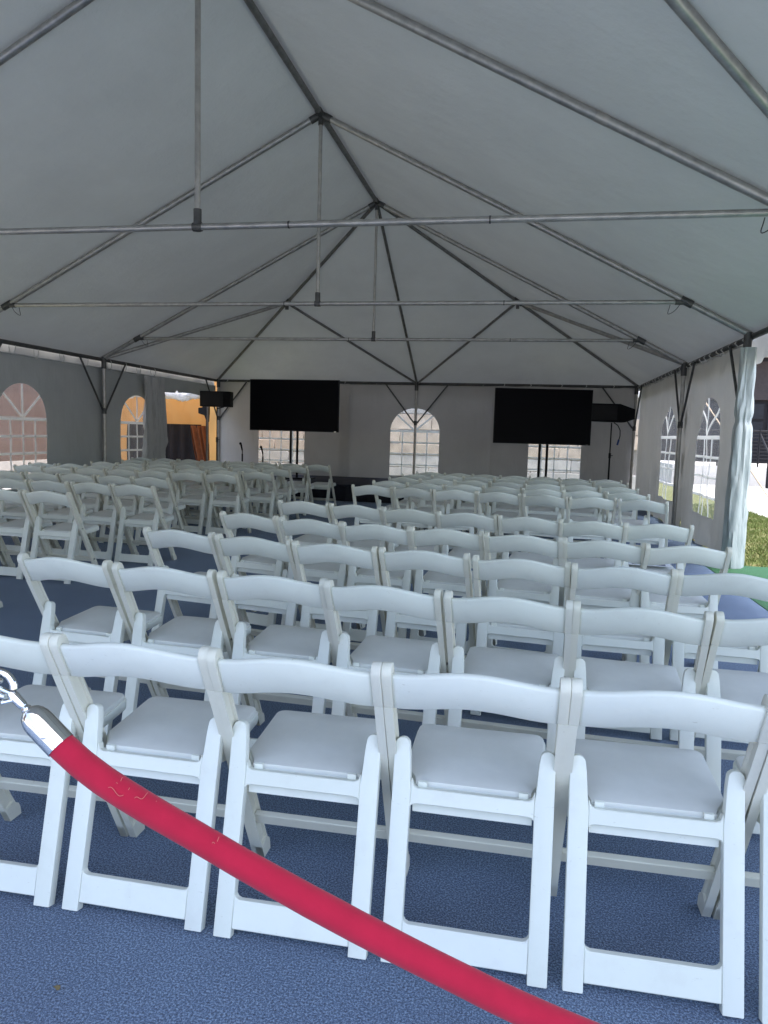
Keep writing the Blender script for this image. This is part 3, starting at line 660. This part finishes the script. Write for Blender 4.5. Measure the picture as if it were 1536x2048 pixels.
# ================================================================== CHAIRS
random.seed(21)
def chair_meshes():
    M = {}
    # rear frame plane: leans forward going up
    SL = Vector((0, .14, .56)); SLn = SL.normalized(); TH = Vector((0, 1, -.25)).normalized()
    def rb(x, s, t): return Vector((x, 0, 0)) + SLn * s + TH * t
    def arc(cx, cy, r, a0, a1, n): return [(cx + r * math.cos(R(a0 + (a1 - a0) * i / n)), cy + r * math.sin(R(a0 + (a1 - a0) * i / n))) for i in range(n + 1)]
    for sgn, key in ((1, 'rear_leg_a'), (-1, 'rear_leg_b')):
        poly = [(.2125, .004), (.2125, .552)] + arc(.1925, .556, .020, 5, 160, 7) + [(.1700, .535), (.1655, .47), (.1635, .456), (.1625, .44), (.1625, .004)]
        bm = B(); add_prism(bm, [(sgn * a, c) for a, c in poly], rb, -.013, .017); bevel(bm, .0035, 2, 40); M[key] = mesh_of(bm, 'rear_leg')
    bm = B(); poly = [(-.163, .028), (.163, .028), (.163, .118), (.157, .108), (.147, .104), (-.147, .104), (-.157, .108), (-.163, .118)]
    add_prism(bm, poly, rb, -.0118, .0158); bevel(bm, .003, 1, 60); M['lower_rail'] = mesh_of(bm, 'lower_rail')
    bm = B(); poly = [(-.163, .398), (-.155, .405), (-.145, .407), (.145, .407), (.155, .405), (.163, .398), (.163, .470), (.156, .452), (.146, .447), (-.146, .447), (-.156, .452), (-.163, .470)]
    add_prism(bm, poly, rb, -.0118, .0158); bevel(bm, .0025, 1, 60); M['seat_rail'] = mesh_of(bm, 'seat_rail')
    # front legs that run up to the back top: I-section with solid rounded head
    F0, F1 = Vector((0, .415, .004)), Vector((0, .008, .775)); D = (F1 - F0).normalized(); NV = Vector((0, D.z, -D.y)); LN = (F1 - F0).length
    for sgn, key in ((1, 'front_leg_a'), (-1, 'front_leg_b')):
        bm = B(); h = .025
        prof = [(.2075, -h), (.2310, -h), (.2310, -h + .007), (.2235, -h + .010), (.2235, h - .010), (.2310, h - .007), (.2310, h), (.2075, h), (.2075, h - .007), (.2150, h - .010), (.2150, -h + .010), (.2075, -h + .007)]
        add_prism(bm, [(sgn * a, c) for a, c in prof], lambda a, c, t: Vector((a, 0, 0)) + F0 + NV * c + D * t, 0, LN - .10)
        head = [(-h, LN - .10), (h, LN - .10), (h, LN - .004)] + [(h * math.cos(R(a)), LN + .004 + h * 1.05 * math.sin(R(a))) for a in range(15, 180, 15)] + [(-h, LN - .004)]
        bm2 = B(); add_prism(bm2, head, lambda c, t, x: Vector((x, 0, 0)) + F0 + NV * c + D * t, sgn * .205, sgn * .2312); bevel(bm2, .004, 2, 50)
        foot = [(-h, h * .53 - .004), (h, -h * .53 - .003), (h + .009, .012), (h + .010, .030), (h, .042), (h, .062), (-h, .062)]
        add_prism(bm2, foot, lambda c, t, x: Vector((x, 0, 0)) + F0 + NV * c + D * t, sgn * .2068, sgn * .2316)
        bl = B(); q = F0 + D * .19 + NV * .004; add_tube(bl, (sgn * .2065, q.y, q.z), (sgn * .2340, q.y, q.z), .0065, seg=10); q = F0 + D * .525; add_tube(bl, (sgn * .2065, q.y, q.z), (sgn * .2335, q.y, q.z), .0055, seg=10); M['bolt_' + key[-1]] = mesh_of(bl, 'bolt')
        # hinge plate where the leg crosses the rear leg
        add_prism(bm2, [(-h + .003, .47), (h - .003, .47), (h - .003, .60), (-h + .003, .56)], lambda c, t, x: Vector((x, 0, 0)) + F0 + NV * c + D * t, sgn * .212, sgn * .2262)
        tmp = bpy.data.meshes.new('t'); bm2.to_mesh(tmp); bm2.free(); bm.from_mesh(tmp); bpy.data.meshes.remove(tmp)
        M[key] = mesh_of(bm, 'front_leg')
    # curved back slat
    bm = B(); N = 34; rings = []
    for i in range(N + 1):
        u = -1 + 2 * i / N; x = u * .2075; sm = .45 * (.5 + .5 * math.cos(math.pi * u)) + .55 * (1 - u * u) ** 1.6
        zc = .736 + .030 * (sm - .35); yc = .020 - (zc - .738) * .5 - .030 * (1 - u * u); hh = .0565
        tl = Vector((0, -.46, .885)); nn = Vector((0, .885, .46)); C_ = Vector((x, yc, zc)); e = []
        for a, c in ((-hh, -.007), (-hh + .004, -.010), (hh - .005, -.010), (hh, -.006), (hh, .006), (hh - .005, .010), (-hh + .004, .010), (-hh, .007)): e.append(bm.verts.new(C_ + tl * a + nn * c))
        rings.append(e)
    for a, c in zip(rings, rings[1:]):
        for k in range(8): bm.faces.new((a[k], a[(k + 1) % 8], c[(k + 1) % 8], c[k]))
    bm.faces.new(rings[0][::-1]); bm.faces.new(rings[-1]); M['back_slat'] = mesh_of(bm, 'back_slat', sharp=120)
    # stretcher between the front legs
    bm = B(); q = F0 + D * .19; add_prism(bm, [(-.022, -.010), (.022, -.010), (.022, .010), (-.022, .010)], lambda a, c, t: Vector((t, 0, 0)) + q + D * a + NV * c, -.2145, .2145); bevel(bm, .003, 1, 60); M['stretcher'] = mesh_of(bm, 'stretcher')
    # seat frame and cushion
    def seat_poly(inset):
        i = inset
        base = [(-.160 + i, .118 + i), (.160 - i, .118 + i), (.166 - i, .150), (.197 - i, .205)]
        base += arc(.165 - i * .5, .443 - i * .5, .032 - i * .5, 0, 90, 5) + arc(-.165 + i * .5, .443 - i * .5, .032 - i * .5, 90, 180, 5) + [(-.197 + i, .205), (-.166 + i, .150)]
        return base
    zs = lambda y: .428 + .055 * (y - .12) / .36 * .5
    bm = B(); add_prism(bm, seat_poly(0), lambda a, c, t: Vector((a, c, zs(c) + t)), -.034, 0); bevel(bm, .005, 2, 50)
    add_prism(bm, [(-.158, .366), (.158, .366), (.158, .393), (-.158, .393)], lambda a, c, t: Vector((a, t, c)), .108, .128)
    for s in (-1, 1): add_prism(bm, [(s * .122, .119), (s * .146, .119), (s * .146, .129), (s * .122, .129)], lambda a, c, t: Vector((a, c, zs(c) + t)), -.005, .017)
    M['seat'] = mesh_of(bm, 'seat')
    bm = B(); po = seat_poly(.006); lay = [(1.0, .0005), (1.0, .0105), (.993, .0135), (.975, .0150), (.6, .0165), (.2, .017)]; cx, cy = 0, .30; rings = []
    for k, h in lay: rings.append([bm.verts.new((cx + (a - cx) * k, cy + (max(c, .130) - cy) * k, zs(cy + (c - cy) * k) + h)) for a, c in po])
    for a, c in zip(rings, rings[1:]):
        for k in range(len(a)): bm.faces.new((a[k], a[(k + 1) % len(a)], c[(k + 1) % len(a)], c[k]))
    bm.faces.new(rings[-1]); bm.faces.new(rings[0][::-1]); M['cushion'] = mesh_of(bm, 'cushion')
    return M
CM = chair_meshes()
for k, me in CM.items(): me.materials.append(MATS['chair_cushion' if k == 'cushion' else 'bolt_metal' if k.startswith('bolt') else 'chair_resin_warm' if k.startswith('front_leg') or k == 'stretcher' else 'chair_resin'])
PART = {'rear_leg_a': 'rear_leg', 'rear_leg_b': 'rear_leg', 'front_leg_a': 'front_leg', 'front_leg_b': 'front_leg'}
def chair(x, y, rot, label, group='white folding chairs set out in rows'):
    t = thing('folding_chair', label, 'chair', (x, y, 0), rot, group)
    for k, me in CM.items():
        if k == 'cushion' or k.startswith('bolt'): continue
        o = bpy.data.objects.new(PART.get(k, k), me); COL.objects.link(o); o.parent = t
        if k.startswith('front_leg'):
            c = bpy.data.objects.new('bolt', CM['bolt_' + k[-1]]); COL.objects.link(c); c.parent = o
        if k == 'seat':
            c = bpy.data.objects.new('cushion', CM['cushion']); COL.objects.link(c); c.parent = o
    return t
ORD = ['first', 'second', 'third', 'fourth', 'fifth', 'sixth', 'seventh', 'eighth', 'ninth', 'tenth', 'eleventh']
CP = 0.4625
# row next to the rope
xs = [-1.480 - CP * .0]
for i, lb in enumerate(('white folding chair behind the chrome rope end and its snap hook', 'white folding chair crossed by the red rope just below its chrome end', 'white folding chair whose legs are crossed by the middle of the red rope', 'white folding chair with only its low rail touching the red rope', 'white folding chair in the rope row standing clear beyond the red rope', 'white folding chair in the rope row next to the turf side')):
    chair(-1.485 + CP * i, 1.782 + .004 * math.sin(i * 2.1), R((.6, -.5, .3, -.2, .5, -.6)[i]), lb)
# block beside the turf: each row by the tops of its backs
def row_points(pts, block, k):
    for i in range(len(pts) - 1):
        (x0, y0), (x1, y1) = pts[i], pts[i + 1]; a = math.atan2(y1 - y0, x1 - x0)
        chair((x0 + x1) / 2 + random.uniform(-.006, .006), (y0 + y1) / 2 + random.uniform(-.012, .012), a * .8 + R(random.uniform(-1.3, 1.3)),
              'white folding chair, %s block, %s row from red rope, %s from centre aisle' % (block, ORD[k], ORD[i]))
RP = [
 [(-2.20, 2.90), (-1.70, 2.84), (-1.21, 2.80), (-.745, 2.77), (-.275, 2.72), (.195, 2.67), (.655, 2.65), (1.12, 2.64)],
 [(-2.16, 3.93), (-1.66, 3.83), (-1.185, 3.72), (-.71, 3.66), (-.235, 3.59), (.24, 3.52), (.70, 3.49), (1.165, 3.47)],
 [(-2.11, 4.88), (-1.61, 4.72), (-1.13, 4.61), (-.685, 4.55), (-.225, 4.48), (.245, 4.39), (.69, 4.33), (1.15, 4.36)],
 [(-2.02, 5.89), (-1.54, 5.79), (-1.08, 5.68), (-.63, 5.58), (-.18, 5.50), (.275, 5.40), (.71, 5.38), (1.16, 5.42)]]
for k, p in enumerate(RP): row_points(p, 'turf-side', k + 1)
for k, (x0, y0, x1, y1) in enumerate(((-1.88, 8.00, 1.37, 7.48), (-1.82, 8.85, 1.34, 8.42), (-1.79, 9.72, 1.37, 9.42), (-1.74, 10.60, 1.37, 10.42), (-1.62, 11.35, 1.35, 10.98))):
    pts = [(x0 + (x1 - x0) * i / 7, y0 + (y1 - y0) * (i / 7) + .05 * math.sin(i * 2.3 + k)) for i in range(8)]
    row_points(pts, 'turf-side', k + 5)
# block beside the doorway, counted from its aisle end
LE = [(-3.80, 5.70, 5), (-3.56, 6.74, 7), (-3.95, 7.80, 7), (-3.58, 8.95, 8), (-3.37, 9.66, 8), (-3.42, 10.60, 8), (-3.47, 11.60, 8), (-3.32, 12.48, 8)]
for k, (xe, ye, nn) in enumerate(LE):
    for i in range(nn):
        a = R(-3.2); pit = .487; x = xe - .235 - i * pit * math.cos(a); y = ye - i * pit * math.sin(a)
        if x < XL + .40: break
        chair(x + random.uniform(-.01, .01), y + random.uniform(-.03, .03), a + R(random.uniform(-1.5, 1.5)),
              'white folding chair, doorway-side block, %s row from its back, %s from centre aisle' % (ORD[k + 1], ORD[i]))
chair(-4.05, 4.40, R(-3), 'white folding chair alone at the back of the doorway-side block, barely in view')

# printed sheet lying on a seat
ps = thing('paper_sheet', 'white printed sheet lying on a chair seat near the tent wall', 'paper', (.93, 5.70, .47), R(-4))
bm = B(); add_box(bm, -.15, .15, -.10, .11, .001, .003); obj('sheet', bm, 'paper_white', ps, True)
for i in range(3): box_o('print_block', (-.12 + i * .085, -.055 + i * .085, -.07, .04, .0035, .004), 'print_grey', ps, local=True)

# ================================================================== ROPE AND STANCHIONS
def rope_pt(x):
    return Vector((x, .829 - .014 * x, .714 - .327 * x + .135 * x * x + (max(0, x) ** 2) * .25 + 2.6 * max(0, -.51 - x) ** 2))
LXE, RXE = -.580, 1.30
rp = thing('barrier_rope', 'thick red velvet barrier rope with chrome ends sagging before the chairs', 'rope', (0.25, .8, .70))
bm = B(); add_sweep(bm, [rope_pt(LXE + (RXE - LXE) * i / 60) + Vector((0, 0, .0015 * nz(i * .4, 1))) for i in range(61)], lambda t: .0180 + .0003 * math.sin(t * 40), 28); obj('rope', bm, 'rope_velvet', rp)
hooks = {}
for s, xe in ((-1, LXE), (1, RXE)):
    p = rope_pt(xe); d = (rope_pt(xe + s * .01) - p).normalized(); 
    bm = B(); add_lathe(bm, [(.0182, -.003), (.0193, -.003), (.0193, .036), (.0187, .044), (.0168, .051), (.0136, .057), (.0088, .061), (.006, .063)], p, d, 32); ec = obj('end_cap', bm, 'chrome', rp)
    side = d.cross(Vector((0, 1, 0))).normalized()
    bm = B(); sc = p + d * .018 + (Vector((0, -1, 0)) + side * .3 * s).normalized() * .0190; add_lathe(bm, [(.0035, 0), (.0035, .0012), (.002, .002)], sc, (Vector((0, -1, 0)) + side * .3 * s).normalized(), 12); obj('screw', bm, 'chrome', ec)
    bm = B(); add_lathe(bm, [(.0060, .059), (.0070, .064), (.0048, .068), (.0062, .071), (.0066, .090), (.0050, .094)], p, d, 14); add_tube(bm, p + d * .082, p + d * .082 + Vector((-.014 * s * -1, -.012, -.002)), .0028, seg=8); obj('swivel', bm, 'chrome', ec)
    c = p + d * .110; sd = side
    pts = []
    for i in range(22):
        a = R(-150 + 290 * i / 21); pts.append(c + d * (-.0 + .0185 * -math.cos(a)) * -1 + sd * .0150 * math.sin(a))
    bm = B(); add_sweep(bm, pts, lambda t: .0050 - .001 * t, 10); hk = obj('snap_hook', bm, 'chrome', ec)
    bm = B(); add_tube(bm, p + d * .093, c + d * .010 - sd * .012 * s, .0030, seg=8); obj('gate', bm, 'chrome', ec)
    hooks[s] = c + d * .014
for j, (x, ph) in enumerate(((-.500, .2), (-.492, 1.4), (-.475, 2.0), (-.465, .9), (-.44, 2.6), (-.36, 1.0))):
    q = rope_pt(x); pts = []
    for i in range(9):
        a = ph + .16 * i * (1 if j % 2 else -1); off = Vector((0, -math.cos(a * .35 + .5), math.sin(a * .35 + .5) * .8)).normalized() * .0186
        pts.append(q + off + Vector((.0028 * i * (1 if j < 5 else .5) * math.cos(ph), 0, .003 * math.sin(i * .8 + ph))))
    bm = B(); add_sweep(bm, pts, .00045, 5); obj('loose_thread', bm, 'thread', rp)
for s, lb in ((-1, 'chrome rope stanchion with ring at the end of the red rope'), (1, 'chrome rope stanchion at the far end of the red rope past the last chair')):
    h = hooks[s]; px = h.x + s * .078; py = h.y + .0
    t = thing('stanchion', lb, 'stanchion', (px, py, 0), 0, 'stanchions holding the red rope')
    bm = B(); add_lathe(bm, [(.16, 0), (.16, .012), (.15, .02), (.06, .035), (.03, .045)], (0, 0, 0), (0, 0, 1), 36); obj('base', bm, 'chrome', t, True)
    bm = B(); add_tube(bm, (0, 0, .04), (0, 0, 1.0), .0255, seg=28); obj('post', bm, 'chrome', t, True)
    bm = B(); add_lathe(bm, [(.031, .985), (.034, .99), (.034, 1.055), (.030, 1.062), (.012, 1.068)], (0, 0, 0), (0, 0, 1), 28); obj('cap', bm, 'chrome', t, True)
    bm = B(); cz = h.z; pts = [Vector((-s * (.052 + .034 * math.cos(a)), -.004 + .018 * math.sin(a), cz - .004 + .006 * math.sin(a) * s)) for a in [2 * math.pi * i / 26 for i in range(26)]]
    add_sweep(bm, pts, .0036, 10, closed=True); obj('ring', bm, 'chrome', t, True)
    bm = B(); add_lathe(bm, [(.0285, cz - .02), (.0285, cz + .012)], (0, 0, 0), (0, 0, 1), 28); obj('collar', bm, 'chrome', t, True)

# dry leaf scrap on the carpet
bm = B(); c0 = Vector((-1.065, 1.508, .003)); ring = []
for i in range(12):
    a = 2 * math.pi * i / 12; rr = .007 * (1 + .5 * math.cos(a) ** 2 + .25 * nz(math.cos(a) * 3, math.sin(a) * 3))
    ring.append(bm.verts.new(c0 + Vector((rr * math.cos(a), rr * .7 * math.sin(a), .004 + .004 * math.sin(a * 2)))))
top = bm.verts.new(c0 + Vector((0, 0, .010))); low = bm.verts.new(c0)
for i in range(12): bm.faces.new((ring[i], ring[(i + 1) % 12], top)); bm.faces.new((ring[(i + 1) % 12], ring[i], low))
tag(obj('dry_leaf', bm, 'leaf_brown'), 'tiny curled dry leaf lying on the blue carpet below the rope', 'leaf')
